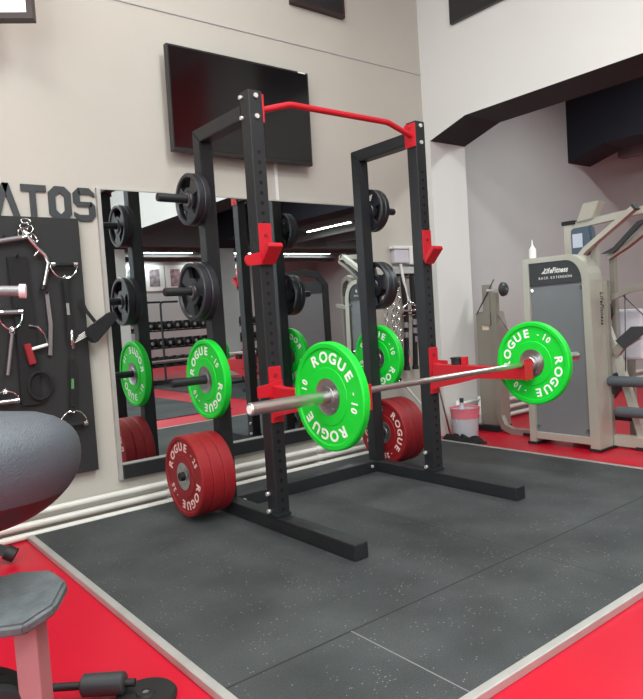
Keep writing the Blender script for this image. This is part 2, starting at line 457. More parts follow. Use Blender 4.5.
# ------------------------------------------------------------------ wall lettering
t = thing('wall_lettering', 'block letters ATOS in black on the wall above the attachment board', 'lettering', (-1.3, WY, 1.81))
Z0, Z1 = 1.712, 1.903; st = .037; yA, yB = WY-.012, WY-.001
def letter(polys):
    m = MB()
    for p in polys: m.prism(p, 'y', yA, yB)
    m.build('letter', M['darkpanel'], t, t.location)
xa = -1.585
letter([[(xa, Z0), (xa+.034, Z0), (xa+.088, Z1), (xa+.054, Z1)], [(xa+.054, Z1), (xa+.088, Z1), (xa+.142, Z0), (xa+.108, Z0)]])
letter([[(-1.435, Z1-st), (-1.302, Z1-st), (-1.302, Z1), (-1.435, Z1)], [(-1.391, Z0), (-1.359, Z0), (-1.359, Z1-st), (-1.391, Z1-st)]])
def octo(x0, x1, z0, z1, c, s):
    o = [(x0+c, z0), (x1-c, z0), (x1, z0+c), (x1, z1-c), (x1-c, z1), (x0+c, z1), (x0, z1-c), (x0, z0+c)]
    k = c*.6
    i = [(x0+s+k, z0+s), (x1-s-k, z0+s), (x1-s, z0+s+k), (x1-s, z1-s-k), (x1-s-k, z1-s), (x0+s+k, z1-s), (x0+s, z1-s-k), (x0+s, z0+s+k)]
    return [[o[a], o[(a+1) % 8], i[(a+1) % 8], i[a]] for a in range(8)]
letter(octo(-1.292, -1.168, Z0, Z1, .035, st))
x0, x1 = -1.155, -1.032; zm = (Z0+Z1)/2; c = .03
letter([[(x0+c, Z1-st), (x1-c, Z1-st), (x1, Z1-.052), (x1, Z1-c), (x1-c, Z1), (x0+c, Z1)],
        [(x0+c, Z1), (x0, Z1-c), (x0, zm+.01), (x0+.02, zm-.012), (x0+st, zm+.016), (x0+st, Z1-c-.006), (x0+c+.01, Z1-st)],
        [(x0+.02, zm-.012), (x1-.02, zm-.012), (x1-.02, zm+.016), (x0+st, zm+.016)],
        [(x1-.02, zm+.016), (x1, zm-.006), (x1, Z0+c), (x1-c, Z0), (x1-c-.01, Z0+st), (x1-st, Z0+c+.006), (x1-st, zm-.012)],
        [(x0+c, Z0), (x1-c, Z0), (x1-c-.01, Z0+st), (x0+c, Z0+st), (x0, Z0+.052), (x0, Z0+c)]])

# ------------------------------------------------------------------ lifting platform
t = thing('lifting_platform', 'low black speckled rubber lifting platform with pale metal edging under the rack', 'platform', (0, -.3, FZ))
PX0, PX1, PY0, PY1 = -1.545, 1.585, -1.6, .955
MB().box((PX0, PY0, FZ), (PX1, PY1, 0)).build('rubber_surface', M['platform'], t)
for o in t.children: o.location = (0, .3, -FZ)
def trim(a, b): return MB().box(a, b, bev=.003).build('metal_edging', M['alu'], t, t.location)
trim((PX0-.032, PY0-.032, FZ), (PX0, PY1, .004)); trim((PX0, PY0-.032, FZ), (PX1+.028, PY0, .004)); trim((PX1, PY0, FZ), (PX1+.028, PY1, .004))

# ------------------------------------------------------------------ power rack
ROOT = (0, 0, 0)
rack = thing('power_rack', 'black steel power rack with red pull-up bar standing on the platform', 'rack', ROOT)
H, HB, TW, D = 2.213, 2.157, .08, .519
XU = .589
for s in (-1, 1):
    x = s*XU
    m = MB().box((x-.04, -.04, .0755), (x+.04, .04, H), bev=.004)
    m.mi = 1
    z = 1.91
    while z > .1:
        m.cyl((x, -.0405, z), (x, -.038, z), .0105, n=14); z -= .05
    m.mi = 0
    up = m.build('front_upright', [M['steel_black'], M['hole']], rack)
    # bolts
    for z in (2.185, 2.085):
        MB().cyl((x, -.04, z), (x, -.05, z), .012, n=10).build('bolt', M['bolt'], up)
        MB().cyl((x-s*(-.04), .02, z), (x+s*.056, .02, z), .01, n=10).build('bolt', M['bolt'], up)
    for z in (.19, .1):
        MB().cyl((x-.04, .02, z), (x-.056, .02, z), .011, n=10).build('bolt', M['bolt'], up)
    MB().box((x-.045, -.045, .076), (x+.045, .045, .09), bev=.002).build('foot_collar', M['steel_black'], up)
    # rear upright, mitred into the top beam
    m = MB().prism([(D+.04, .0755), (D+.04, HB), (D-.04, HB-.075), (D-.04, .0755)], 'x', x-.04, x+.04, bev=.004)
    ru = m.build('rear_upright', M['steel_black'], rack)
    MB().prism([(.04, HB), (.04, HB-.075), (D-.04, HB-.075), (D+.04, HB)], 'x', x-.04, x+.04, bev=.004).build('top_beam', M['steel_black'], rack)
    # base
    MB().box((x-.04, -.632, 0), (x+.04, D+.04, .075), bev=.005).build('base_foot', M['steel_black'], rack)
    for z, L in ((1.77, .25), (1.262, .25), (.765, .25), (.25, .245)):
        pg = MB().cyl((x+s*.04, D, z), (x+s*(.04+L), D, z), .0235, n=24)
        pg.cyl((x+s*(.04+L), D, z), (x+s*(.046+L), D, z), .0215, n=24)
        pg.build('storage_peg', M['steel_black'] if z > .6 else M['rubberblk'], rack)
        MB().cyl((x+s*.04, D, z), (x+s*.046, D, z), .036, n=24).build('peg_flange', M['steel_black'], ru)
    # pull-up bar bracket
    MB().box((x-s*.04, -.04, 2.06), (x-s*.05, .045, 2.20), bev=.002).build('pullup_bracket', M['red_steel'], rack, label='red bracket plate')
    for z in (2.08, 2.18):
        MB().cyl((x-s*.05, .0, z), (x-s*.056, .0, z), .008, n=10).build('bolt', M['red_steel'], rack)
MB().box((-XU+.04, D-.0375, 0), (XU-.04, D+.0375, .075), bev=.004).build('rear_cross_beam', M['steel_black'], rack)
for x in (-XU+.085, XU-.085):
    MB().cyl((x, D-.037, .045), (x, D-.047, .045), .01, n=10).build('bolt', M['bolt'], rack)
pts = [(-.54, -.005, 2.128)]
pts += [(-.375, -.005, 2.178), (-.35, -.005, 2.183), (-.32, -.005, 2.184), (.32, -.005, 2.184), (.35, -.005, 2.183), (.375, -.005, 2.178), (.54, -.005, 2.128)]
MB().tube(pts, .0165, 16).build('pullup_bar', M['red_steel'], rack, label='red pull-up bar')

# j-hooks (separate accessories hanging on the uprights)
def j_hook(s, label, reach=.70):
    x = s*XU; L = (x, -.04, 1.34)
    t = thing('j_hook', label, 'rack hook', L, group=None)
    MB().box((x-.037, -.041, 1.375), (x+.037, -.049, 1.558), bev=.002).build('face_plate', M['red_steel'], t, L)
    MB().cyl((x, -.049, 1.50), (x, -.054, 1.50), .009, n=12).build('pin', M['redgrip'], t, L)
    # side cheek with a rounded end reaching out past the upright
    pl = arc((s*.70, 0, 1.375), .028, 90, 270, 8, 'xz')
    poly = [(s*(reach+abs(p.x-s*.70)*.9), p.z) for p in pl] + [(s*.552, 1.36), (s*.552, 1.43)]
    MB().prism(poly, 'y', -.05, -.060, bev=.002).build('cheek', M['red_steel'], t, L)
    # lip that rises away from the upright
    MB().prism([(-.055, 1.352), (-.135, 1.435), (-.128, 1.452), (-.112, 1.455), (-.055, 1.395)], 'x', x-.042, x+.042, bev=.002).build('lip', M['red_steel'], t, L)
j_hook(-1, 'red j-hook high on the left front upright')
j_hook(1, 'red j-hook high on the right front upright', .602)

# spotter arms
def spotter(s, label):
    x = s*XU; L = (x, -.04, .55)
    t = thing('spotter_arm', label, 'spotter arm', L)
    MB().box((x-.037, -.041, .56), (x+.037, -.051, .843), bev=.002).build('face_plate', M['red_steel'], t, L)
    MB().cyl((x, -.051, .8), (x, -.056, .8), .010, n=12).build('pin', M['redgrip'], t, L)
    MB().prism([(s*.552, .69), (s*.552, .775), (s*.64, .76), (s*.705, .752), (s*.705, .695)], 'y', -.051, -.060, bev=.002).build('cheek', M['red_steel'], t, L)
    zt = .737
    MB().prism([(-.055, .665), (-.055, zt+.012), (-.10, zt), (-.714, zt), (-.714, .672), (-.40, .667)], 'x', x-.03, x+.03, bev=.003).build('arm', M['red_steel'], t, L)
    MB().prism([(-.05, .58), (-.05, .64), (-.10, .668), (-.40, .668), (-.25, .632), (-.09, .60)], 'x', x-.03, x-.022, bev=.001).build('gusset', M['red_steel'], t, L)
    MB().box((x-.036, -.7145, .668), (x+.036, -.7215, .780), bev=.0015).build('end_stop', M['red_steel'], t, L)
    return t
spotter(-1, 'red spotter arm on the left front upright behind the bar sleeve')
sa = spotter(1, 'red spotter arm on the right front upright with a black knob')
MB().cyl((.63, -.20, .735), (.63, -.20, .772), .038, n=20).cyl((.63, -.20, .772), (.63, -.20, .78), .044, n=20).build('knob', M['rubberblk'], sa, (XU, -.04, .55), label='black rubber knob')
MB().box((.60, -.275, .737), (.64, -.25, .785), bev=.003).build('tab', M['red_steel'], sa, (XU, -.04, .55))

# ------------------------------------------------------------------ plates
PR = .225
def add_ring_text(mb, face, nrm_sign, rot, num):
    """face: x of the face; nrm_sign -1 faces -x"""
    up = Vector((0, 0, 1)); rt = Vector((0, nrm_sign, 0)); nr = Vector((nrm_sign, 0, 0))
    def put(ch, ang, R, sx, sy):
        t = math.radians(ang)
        rad = up*math.cos(t)+rt*math.sin(t); tan = rt*math.cos(t)-up*math.sin(t)
        o = Vector((face, 0, 0))+rad*R
        put_glyph(mb, ch, o, tan, rad, nr, sx, sy, .0007, .03)
    for base in (0, 178):
        for k, ch in enumerate('ROGUE'):
            put(ch, rot+base+(k-2)*21, .163, .068, .062)
    for base in (80, 262):
        put('-', rot+base-12, .163, .035, .035)
        for k, ch in enumerate(num): put(ch, rot+base+7+(k-.5)*10, .163, .042, .048)
def bumper(name, rub, thick, label, group, num, rot, lett):
    t = thing(name, label, 'weight plate', (0,0,0), group=group)
    h = thick/2
    prof = [(-h+.004, .076), (-h+.004, .118), (-h+.0075, .121), (-h+.0075, .196), (-h, .202), (-h, .219), (-h+.006, .225),
            (h-.006, .225), (h, .219), (h, .202), (h-.0075, .196), (h-.0075, .121), (h-.004, .118), (h-.004, .076)]
    MB().lathe(prof, n=72, closed=True).build('rubber_disc', rub, t)
    prof = [(-h+.001, .0255), (-h+.001, .040), (-h+.003, .042), (-h+.003, .072), (-h+.001, .076), (h-.001, .076), (h-.003, .072), (h-.003, .042), (h-.001, .040), (h-.001, .0255)]
    hb = MB().lathe(prof, n=48, closed=True)
    for k in range(6):
        a = k*PI/3
        for sx in (-1, 1):
            hb.cyl((sx*(h-.003), .057*math.cos(a), .057*math.sin(a)), (sx*(h-.0005), .057*math.cos(a), .057*math.sin(a)), .004, n=8)
    hb.build('steel_hub', M['hubsteel'], t)
    m = MB()
    for sg in (-1, 1): add_ring_text(m, sg*(h-.0073), sg, rot if sg < 0 else -rot, num)
    m.build('lettering', lett, t, autosmooth=False, label='pale raised lettering', clean=False)
    return t
green_spots = [
    ((-.764, -.70, .752), 15, 'green bumper plate on the near left sleeve of the barbell'),
    ((.6605, -.70, .752), -52, 'green bumper plate on the far right sleeve of the barbell'),
    ((-.661, D, .765-.0), -33, 'green bumper plate stored on the left rear peg above the red plates'),
    ((.661, D, .765-.0), -15, 'green bumper plate stored on the right rear peg above the red plates')]
gproto = {}
for loc, rot, lab in green_spots:
    t = bumper('bumper_plate', M['green'], .038 if abs(loc[1]+.7) < .01 else .045, lab, 'green bumper plates', '10', rot, M['letter'])
    t.location = loc
red_lab = ['innermost', 'middle', 'outermost']
for s in (-1, 1):
    for k in range(3):
        x = s*(.654+.034+.0685*k)
        t = bumper('bumper_plate', M['redrub'], .068, 'red bumper plate, %s of the three on the low %s storage peg' % (red_lab[k], 'left' if s < 0 else 'right'),
                   'red bumper plates', '25', (-30 if s < 0 else 85), M['letter_pink'])
        t.location = (x, D, .2488)
def iron_plate(R, T, label, group):
    t = thing('iron_plate', label, 'weight plate', (0,0,0), group=group)
    n = 72
    radii = [.0255, .045, .050, R*.46, R*.82, R*.86, R*.97, R]
    half = [T*.5, T*.5, T*.3, T*.26, T*.26, T*.5, T*.5, T*.38]
    win = lambda i, k: (radii[i] > .05 and i == 3) and any(abs(((k+.5)*360/n-c+180) % 360-180) < 34 for c in (90, 210, 330))
    m = MB(); bm = m.bm
    V = {}
    for sg in (-1, 1):
        for i, (r, h) in enumerate(zip(radii, half)):
            for k in range(n):
                a = 2*PI*k/n; V[sg, i, k] = bm.verts.new((sg*h, r*math.cos(a), r*math.sin(a)))
    for i in range(len(radii)-1):
        for k in range(n):
            j = (k+1) % n
            if win(i, k): continue
            for sg in (-1, 1):
                f = bm.faces.new((V[sg, i, k], V[sg, i, j], V[sg, i+1, j], V[sg, i+1, k])); f.smooth = True
    for k in range(n):
        j = (k+1) % n
        for i in (0, len(radii)-1):
            f = bm.faces.new((V[-1, i, k], V[-1, i, j], V[1, i, j], V[1, i, k])); f.smooth = True
        if win(3, k):
            for i in (3, 4): bm.faces.new((V[-1, i, k], V[-1, i, j], V[1, i, j], V[1, i, k]))
            if not win(3, (k-1) % n): bm.faces.new((V[-1, 3, k], V[-1, 4, k], V[1, 4, k], V[1, 3, k]))
            if not win(3, j): bm.faces.new((V[-1, 3, j], V[-1, 4, j], V[1, 4, j], V[1, 3, j]))
    m.build('grip_disc', M['iron'], t)
    MB().lathe([(-T*.52, .0255), (-T*.52, .034), (T*.52, .034), (T*.52, .0255)], n=32, closed=True).build('centre_ring', M['greytube'], t, label='grey steel centre ring')
    return t
for s in (-1, 1):
    sd = 'left' if s < 0 else 'right'
    x = .637
    for R, T, zz, nm in ((.142, .036, 1.768, 'smaller'), (.163, .044, 1.26, 'larger')):
        for k in range(2):
            t = iron_plate(R, T, '%s black grip plate on the %s peg of the %s rear upright, %s of two' %
                           (nm, 'top' if zz > 1.5 else 'second', sd, ('inner', 'outer')[k]), 'black grip weight plates')
            t.location = (s*(x+T*.53+T*1.06*k), D, zz); t.rotation_euler = (math.radians(20 if zz < 1.5 else -10), 0, 0)

# ------------------------------------------------------------------ barbell
BX = -.050; BY = -.70; BZ = .752
bl = thing('barbell', 'steel olympic barbell loaded with a green plate at each end resting on the spotter arms', 'barbell', (BX, BY, BZ))
MB().cyl((-.676, 0, 0), (.676, 0, 0), .0142, n=24).build('shaft', M['steel'], bl)
for s in (-1, 1):
    m = MB().lathe([(s*.665, .0142), (s*.665, .034), (s*.668, .037), (s*.689, .037), (s*.6915, .034), (s*.6915, .025)], n=40)
    m.build('collar_ring', M['steel'], bl)
    a, b = (.6915, 1.105) if s < 0 else (.6915, 1.145)
    MB().lathe([(s*a, .0249), (s*(b-.004), .0249), (s*b, .022)], n=40).build('sleeve', M['steel'], bl)
    MB().cyl((s*b, 0, 0), (s*(b+.002), 0, 0), .017, n=24).build('end_cap', M['letter'], bl)

# ------------------------------------------------------------------ attachment board and what hangs on it
bd_ = MB().box((-2.6, 1.0, .275), (-1.15, WY, 1.72), bev=.003)
t = thing('attachment_board', 'large dark board on the wall holding cable attachments left of the mirror', 'board', (-1.9, WY, .275))
bd_.build('panel', M['board'], t, t.location)
for x, z in ((-1.44, 1.66), (-1.262, 1.455), (-1.53, 1.22), (-1.45, 1.13), (-1.365, 1.3), (-1.60, .74), (-1.56, 1.6), (-1.281, .66), (-1.5, 1.5)):
    MB().tube([(x, 1.005, z), (x, .965, z), (x, .955, z+.012)], .004, 8).build('hook', M['steel_black'], t, t.location)
BYY = .965
def stirrup(cx, cz, w, h, flip, label, strap_end=None, mat_='chrome', name='stirrup_handle', grip=None, dx=0):
    """D-shaped cable handle: straight grip at cz, bow of height h below (flip=-1) or above"""
    L = (cx, BYY, cz)
    t = thing(name, label, 'handle', L)
    bow = arc((cx, BYY, cz), w/2, 0, 180*flip, 14, 'xz', ry=h)
    MB().tube(bow, .004, 8).build('bow', M[mat_], t, L)
    MB().cyl((cx-w/2, BYY, cz), (cx+w/2, BYY, cz), .0125, n=14).build('grip', M[grip or 'webbing'], t, L)
    for s in (-1, 1):
        MB().cyl((cx+s*w/2, BYY, cz), (cx+s*(w/2-.022), BYY, cz), .0145, n=14).build('grip_end', M['chrome'], t, L)
    e = Vector((cx+dx, BYY, cz+flip*h))
    MB().tube(arc(e, .011, 0, 330, 12, 'xz'), .004, 8, closed=True).build('swivel_ring', M['chrome'], t, L)
    if strap_end:
        p = Vector((strap_end[0], BYY, strap_end[1])); mid = (e+p)/2
        MB().bar([e, mid+Vector((.006, 0, 0)), p], .008, .028, side=(0,1,0)).build('strap', M['webbing'], t, L)
        a = e.lerp(p, .42); b = e.lerp(p, .62)
        MB().bar([a, b], .012, .016, side=(0,1,0)).build('buckle', M['chrome'], t, L, label='bright metal buckle')
    return t
stirrup(-1.262, 1.455, .145, .075, -1, 'stirrup handle with long black strap hanging at the upper right of the dark board', (-1.262, 1.05))
stirrup(-1.281, .56, .15, .08, 1, 'stirrup handle with black strap hanging upside down at the bottom right of the board', (-1.262, .93))
stirrup(-1.56, 1.205, .12, .09, -1, 'chrome stirrup handle on a long rod at the far left of the board', None, grip='greytube')
t = thing('cable_extension_rod', 'thin grey rod hanging below the chrome stirrup at the left of the board', 'rod', (-1.575, BYY, .88))
MB().cyl((-1.56, BYY, 1.095), (-1.60, BYY, .875), .009, n=12).build('rod', M['greytube'], t, t.location)
MB().tube(arc((-1.56, BYY, 1.10), .012, 0, 330, 10, 'xz'), .003, 8, closed=True).build('ring', M['chrome'], t, t.location)
stirrup(-1.62, .735, .13, .055, 1, 'stirrup handle with a silver grip at the lower left of the board', None, grip='steel')
# curved chrome curl bar
t = thing('curl_bar', 'bent chrome cable bar hanging diagonally at the top of the board', 'bar', (-1.42, BYY, 1.62))
MB().tube([(-1.455, .975, 1.64), (-1.425, BYY, 1.585), (-1.395, BYY, 1.545), (-1.362, BYY, 1.51), (-1.345, BYY, 1.465), (-1.362, BYY, 1.40), (-1.378, BYY, 1.34)], .0115, 12).build('tube', M['chrome'], t, t.location)
MB().cyl((-1.385, BYY, 1.535), (-1.42, BYY-.01, 1.50), .006, n=10).build('swivel', M['chrome'], t, t.location)
MB().cyl((-1.378, BYY, 1.345), (-1.384, BYY, 1.32), .015, n=12).build('end_cap', M['rubberblk'], t, t.location)
# carabiner bundle at the top
t = thing('carabiner_chain', 'bundle of chrome snap hooks and links at the top of the dark board', 'snap hooks', (-1.44, .955, 1.68))
for k in range(5):
    a = .5*k
    pts = [Vector((-1.445+.012*k*(-1)**k*.8, .955+.004*k, 1.688-.022*k))+Vector((.024*math.cos(q)*math.cos(a)-.012*math.sin(q)*math.sin(a), .006*math.sin(q+a), .024*math.cos(q)*math.sin(a)+.014*math.sin(q)*math.cos(a))) for q in [2*PI*i/14 for i in range(14)]]
    MB().tube(pts, .0035, 7, closed=True).build('link', M['chrome'], t, t.location)
# straight grey bar
t = thing('cable_bar', 'short straight grey bar held level at the top left of the board', 'bar', (-1.58, BYY, 1.59))
MB().cyl((-1.72, BYY, 1.555), (-1.455, BYY, 1.603), .013, n=14).build('tube', M['greytube'], t, t.location)
MB().cyl((-1.47, BYY, 1.60), (-1.45, BYY, 1.604), .015, n=14).build('end_cap', M['chrome'], t, t.location)
# short strap with red grip
t = thing('pull_strap', 'silver-linked strap with a dark red grip on the left of the board', 'strap', (-1.45, BYY, 1.10))
MB().tube([(-1.475, BYY, 1.13), (-1.43, BYY, 1.12), (-1.398, BYY, 1.08), (-1.385, BYY, 1.02)], .006, 8).build('cord', M['chrome'], t, t.location)
MB().cyl((-1.385, BYY, 1.02), (-1.475, BYY, 1.0), .009, n=10).build('link', M['letter'], t, t.location)
MB().prism([(-1.51, 1.03), (-1.475, 1.035), (-1.452, .925), (-1.487, .915)], 'y', BYY-.012, BYY+.012, bev=.004).build('grip', M['redgrip'], t, t.location)
# ankle cuff
t = thing('ankle_cuff', 'thick black padded cuff sticking out from the right edge of the board', 'cuff', (-1.15, .95, 1.02))
cu_ = Vector((-1.085, 0, 1.095)); ca = math.radians(33); poly = []
for qx, qz, q0 in ((.075, .015, -60), (.075, .018, 30), (-.075, .018, 90), (-.075, -.018, 180)):
    for q in range(4):
        a_ = math.radians(q0+q*25); px_, pz_ = qx+.03*math.cos(a_), qz+.03*math.sin(a_)
        poly.append((cu_.x+px_*math.cos(ca)-pz_*math.sin(ca), cu_.z+px_*math.sin(ca)+pz_*math.cos(ca)))
MB().prism(poly, 'y', .915, .96, bev=.006).build('pad', M['webbing'], t, t.location)
m = MB()
for k in range(4): m.tube([(-1.245+.008*k, .945, 1.02+.012*k), (-1.18+.008*k, .94, 1.05+.014*k)], .0025, 6)
m.build('lacing', M['letter'], t, t.location)
MB().tube([(-1.255, .955, 1.09), (-1.255, .955, .985)], .010, 10).build('buckle', M['chrome'], t, t.location)
MB().bar([(-1.12, .955, 1.13), (-1.165, .96, 1.20), (-1.185, .965, 1.26)], .006, .02, side=(0,1,0)).build('strap', M['webbing'], t, t.location)
# hanging dark straps / webbing
for (x0, z0, x1, z1, wd, lab) in ((-1.50, 1.5, -1.49, .70, .10, 'wide black strap hanging down the middle of the dark board'),
                                  (-1.362, 1.3, -1.372, .96, .02, 'narrow grey ladder webbing strap on the board')):
    t = thing('webbing_strap', lab, 'strap', (x0, BYY, z0))
    MB().bar([(x0, .985, z0), ((x0+x1)/2+.01, .98, (z0+z1)/2), (x1, .985, z1)], .012, wd, side=(0,1,0)).build('webbing', M['webbing'] if wd > .05 else M['greytube'], t, t.location)
t = tag(MB().tube(arc((-1.44, .972, .80), .06, 0, 360, 20, 'xz', ry=.075)[:-1], .009, 8, closed=True).build('rubber_loop', M['webbing']), 'black rubber loop hanging low on the dark board', 'loop')

# ------------------------------------------------------------------ attachments hanging right of the mirror
t = thing('dispenser_shelf', 'white wall dispenser box on the wall above the chains behind the rack', 'dispenser', (1.50, WY, 1.45))
MB().box((1.34, .99, 1.575), (1.53, WY, 1.60), bev=.004).build('lid', M['whiteplastic'], t, t.location)
MB().box((1.355, 1.0, 1.46), (1.52, WY, 1.575), bev=.01).build('tray', M['clearplastic'], t, t.location)
MB().box((1.52, .985, 1.45), (1.66, WY, 1.60), bev=.01).build('box', M['whiteplastic'], t, t.location)
MB().box((1.55, .978, 1.47), (1.60, .984, 1.58)).build('sticker', M['pinkplastic'], t, t.location)
t = thing('wall_rail', 'pale grey rail with black hooks on the wall behind the right upright', 'rail', (1.5, WY, 1.38))
MB().box((1.33, 1.0, 1.375), (1.66, WY, 1.43), bev=.004).build('backboard', M['wall3'], t, t.location)
for x in (1.20, 1.30, 1.40, 1.48, 1.56, 1.63):
    MB().tube([(x, 1.04, 1.36), (x, .985, 1.35), (x, .975, 1.37)], .005, 8).build('hook', M['chrome'], t, t.location)
MB().box((1.17, 1.03, 1.35), (1.66, WY, 1.373)).build('bar', M['steel_black'], t, t.location)
MB().box((1.60, .99, 1.24), (1.72, WY, 1.36), bev=.01).build('towel_box', mat('teal_box', (120,160,150), .6), t, t.location, label='pale teal box')
def vbar(x, label):
    L = (x, .975, 1.35); t = thing('triangle_handle', label, 'cable handle', L)
    MB().tube([(x-.075, .97, 1.45), (x-.06, .97, 1.36), (x-.03, .97, 1.20), (x, .97, 1.14)], .012, 10).build('neck', M['whiteplastic'], t, L)
    for s in (-1, 1):
        MB().tube([(x, .97, 1.15), (x+s*.09, .965, 1.09)], .012, 10).build('side', M['chrome'], t, L)
        MB().cyl((x-.10, .965+s*.012, 1.055-s*.02), (x+.11, .965+s*.012, 1.055-s*.02), .012, n=12).build('grip', M['chrome'], t, L)
    return t
vbar(1.46, 'chrome triangle handle hanging on the wall to the right of the rear upright')
for k, (x, lab) in enumerate(((1.40, 'black triceps rope with white marks, the left of two beside the chains'), (1.50, 'black triceps rope with white marks, the right of two beside the chains'))):
    L = (x, .97, .62); t = thing('triceps_rope', lab, 'rope', L)
    MB().tube([(x+.015, .985, 1.35), (x+.02, .975, 1.02), (x, .97, .8), (x-.01, .97, .62)], .021, 12).build('rope', M['webbing'], t, L)
    for z in (.98, .90, .76, .70) if k == 0 else (1.0, .93, .86):
        MB().cyl((x+.008, .97, z), (x+.004, .97, z-.045), .0222, n=14).build('tape_band', M['greytube'] if z != .70 else M['pinkplastic'], t, L)
    MB().cyl((x-.01, .97, .62), (x-.012, .97, .59), .028, n=14).build('end_stop', M['rubberblk'], t, L)
def chain(x, ztop, n, label, sway):
    L = (x, .975, ztop); t = thing('chain', label, 'chain', L); m = MB(); p = Vector((x, .965, ztop))
    for k in range(n):
        c = p+Vector((sway*math.sin(k*.7), 0, -.044*k)); q = k % 2
        pts = [c+Vector(((1-q)*.016*math.cos(a)+.004, q*.016*math.cos(a), .028*math.sin(a))) for a in [2*PI*i/12 for i in range(12)]]
        m.tube(pts, .0048, 7, closed=True)
    m.build('links', M['chrome'], t, L)
chain(1.19, 1.30, 15, 'chrome chain hanging nearest the green storage plate', .012)
chain(1.265, 1.33, 20, 'longer chrome chain hanging between the green plate and the ropes', .014)
chain(1.32, 1.30, 12, 'chrome chain hanging directly left of the black ropes', .01)
t = thing('straight_cable_bar', 'thin white bar slanting behind the right red plates', 'bar', (1.45, .95, .25))
MB().cyl((1.30, .965, .52), (1.60, .965, .22), .011, n=12).build('tube', M['whiteplastic'], t, t.location)
MB().cyl((1.30, .965, .52), (1.28, .965, .54), .016, n=12).build('end_cap', M['rubberblk'], t, t.location)
t = thing('leaning_rods', 'thin pale rod leaning in the corner behind the right upright', 'rod', (1.70, .93, FZ))
MB().cyl((1.80, .90, FZ), (1.66, 1.03, .98), .008, n=10).build('rod', M['steel'], t, t.location)

# ------------------------------------------------------------------ bucket, bottle, cloth
BK = (1.80, .74, FZ)
t = thing('bucket', 'translucent white bucket with a pink rim on the red floor in the corner', 'bucket', BK)
MB().lathe([(0, .0), (0, .092), (.01, .096), (.26, .115), (.26, .111), (.012, .09), (.01, 0.0)], axis='z', n=40).build('pail', M['clearplastic'], t)
MB().lathe([(.19, .113), (.262, .119), (.275, .124), (.272, .114), (.20, .109)], axis='z', n=40, closed=True).build('rim', M['pinkplastic'], t, label='pink rim')
MB().tube(arc((0, 0, .25), .123, 200, 340, 12, 'xz', ry=.16), .004, 8).build('handle', M['whiteplastic'], t)
t = thing('spray_bottle', 'small clear bottle with a dark cap standing in the bucket', 'bottle', (1.79, .76, FZ+.014))
MB().lathe([(0, 0), (0, .03), (.24, .03), (.28, .014), (.30, .014), (.30, 0)], axis='z', n=24).build('body', M['clearplastic'], t)
MB().lathe([(.30, 0), (.30, .017), (.335, .017), (.335, 0)], axis='z', n=20).build('cap', M['darkpanel'], t)
# crumpled black cloth
m = MB(); nx, ny = 22, 14; G = []
for i in range(nx):
    row = []
    for j in range(ny):
        u, v = i/(nx-1), j/(ny-1)
        e = min(u, 1-u, v, 1-v)*5; e = min(1, e)
        z = FZ+.003+e*(.02+.03*abs(math.sin(u*9+v*5))+.035*(1-u)*(1+.4*math.sin(v*11)))
        x = 1.62+.17*v+.02*math.sin(u*8); y = .86-.33*u+.02*math.sin(v*9+u*4)
        row.append(m.bm.verts.new((x, y, z)))
    G.append(row)
for i in range(nx-1):
    for j in range(ny-1):
        f = m.bm.faces.new((G[i][j], G[i+1][j], G[i+1][j+1], G[i][j+1])); f.smooth = True
o = m.build('crumpled_cloth', M['webbing']); so = o.modifiers.new('s', 'SOLIDIFY'); so.thickness = .004; so.offset = 1
tag(o, 'crumpled black cloth on the floor in front of the bucket', 'cloth')

# ------------------------------------------------------------------ weight machine with the stack tower
mc = thing('weight_stack_machine', 'champagne weight machine with charcoal header panel and grey shroud in the alcove', 'gym machine', (1.97, 0, FZ))
ML = mc.location
y0, y1 = .243, -.335      # left and right in the picture
top = 1.41
outer = [(y0, FZ), (y0, top)] + [(-.13+(.0)+(-.17)*math.sin(a), top-.20+.20*math.cos(a)) for a in [math.radians(d) for d in (0, 15, 30, 45, 60, 75, 90)]] + [(-.335, FZ)]
inner = [(y0-.055, FZ), (y0-.055, top-.04)] + [(-.12+(-.125)*math.sin(a), top-.04-.155+.155*math.cos(a)) for a in [math.radians(d) for d in (0, 15, 30, 45, 60, 75, 90)]] + [(-.262, FZ)]
m = MB()
for i in range(len(outer)-1):
    m.prism([outer[i], outer[i+1], inner[i+1], inner[i]], 'x', 1.97, 2.15)
m.build('frame', M['champagne'], mc, ML)
MB().box((1.972, y0-.055, .02), (2.12, -.262, .075), bev=.004).build('bottom_rail', M['champagne'], mc, ML)
# shroud
poly = [(y0-.055, .075), (y0-.055, 1.195), (-.245, 1.205), (-.258, .075)]
MB().prism(poly, 'x', 1.99, 2.0).build('shroud', M['shroud'], mc, ML, label='grey mesh shroud')
hp = [(y0-.055, 1.195), (y0-.055, top-.04)] + [(-.12+(-.122)*math.sin(a), top-.04-.155+.155*math.cos(a)) for a in [math.radians(d) for d in (0, 15, 30, 45, 60, 75, 90)]] + [(-.244, 1.205)]
hd = MB().prism(hp, 'x', 1.978, 2.0).build('header_panel', M['darkpanel'], mc, ML, label='charcoal header panel')
m = MB(); put_text(m, 'LifeFitness', (1.977, -.04, 1.305), (0,-1,0), (0,0,1), (-1,0,0), .042, .055, .0008, gap=.06, bold=.03, slant=.25)
m.prism([(.085, 1.285), (.045, 1.318), (.035, 1.318), (.065, 1.285)], 'x', 1.9762, 1.978)
m.build('logo', M['letter'], hd, ML, autosmooth=False, clean=False)
m = MB(); put_text(m, 'BACK EXTENSION', (1.977, -.03, 1.252), (0,-1,0), (0,0,1), (-1,0,0), .026, .026, .0008, gap=.25, bold=0)
m.build('caption', M['letter'], hd, ML, autosmooth=False, clean=False)
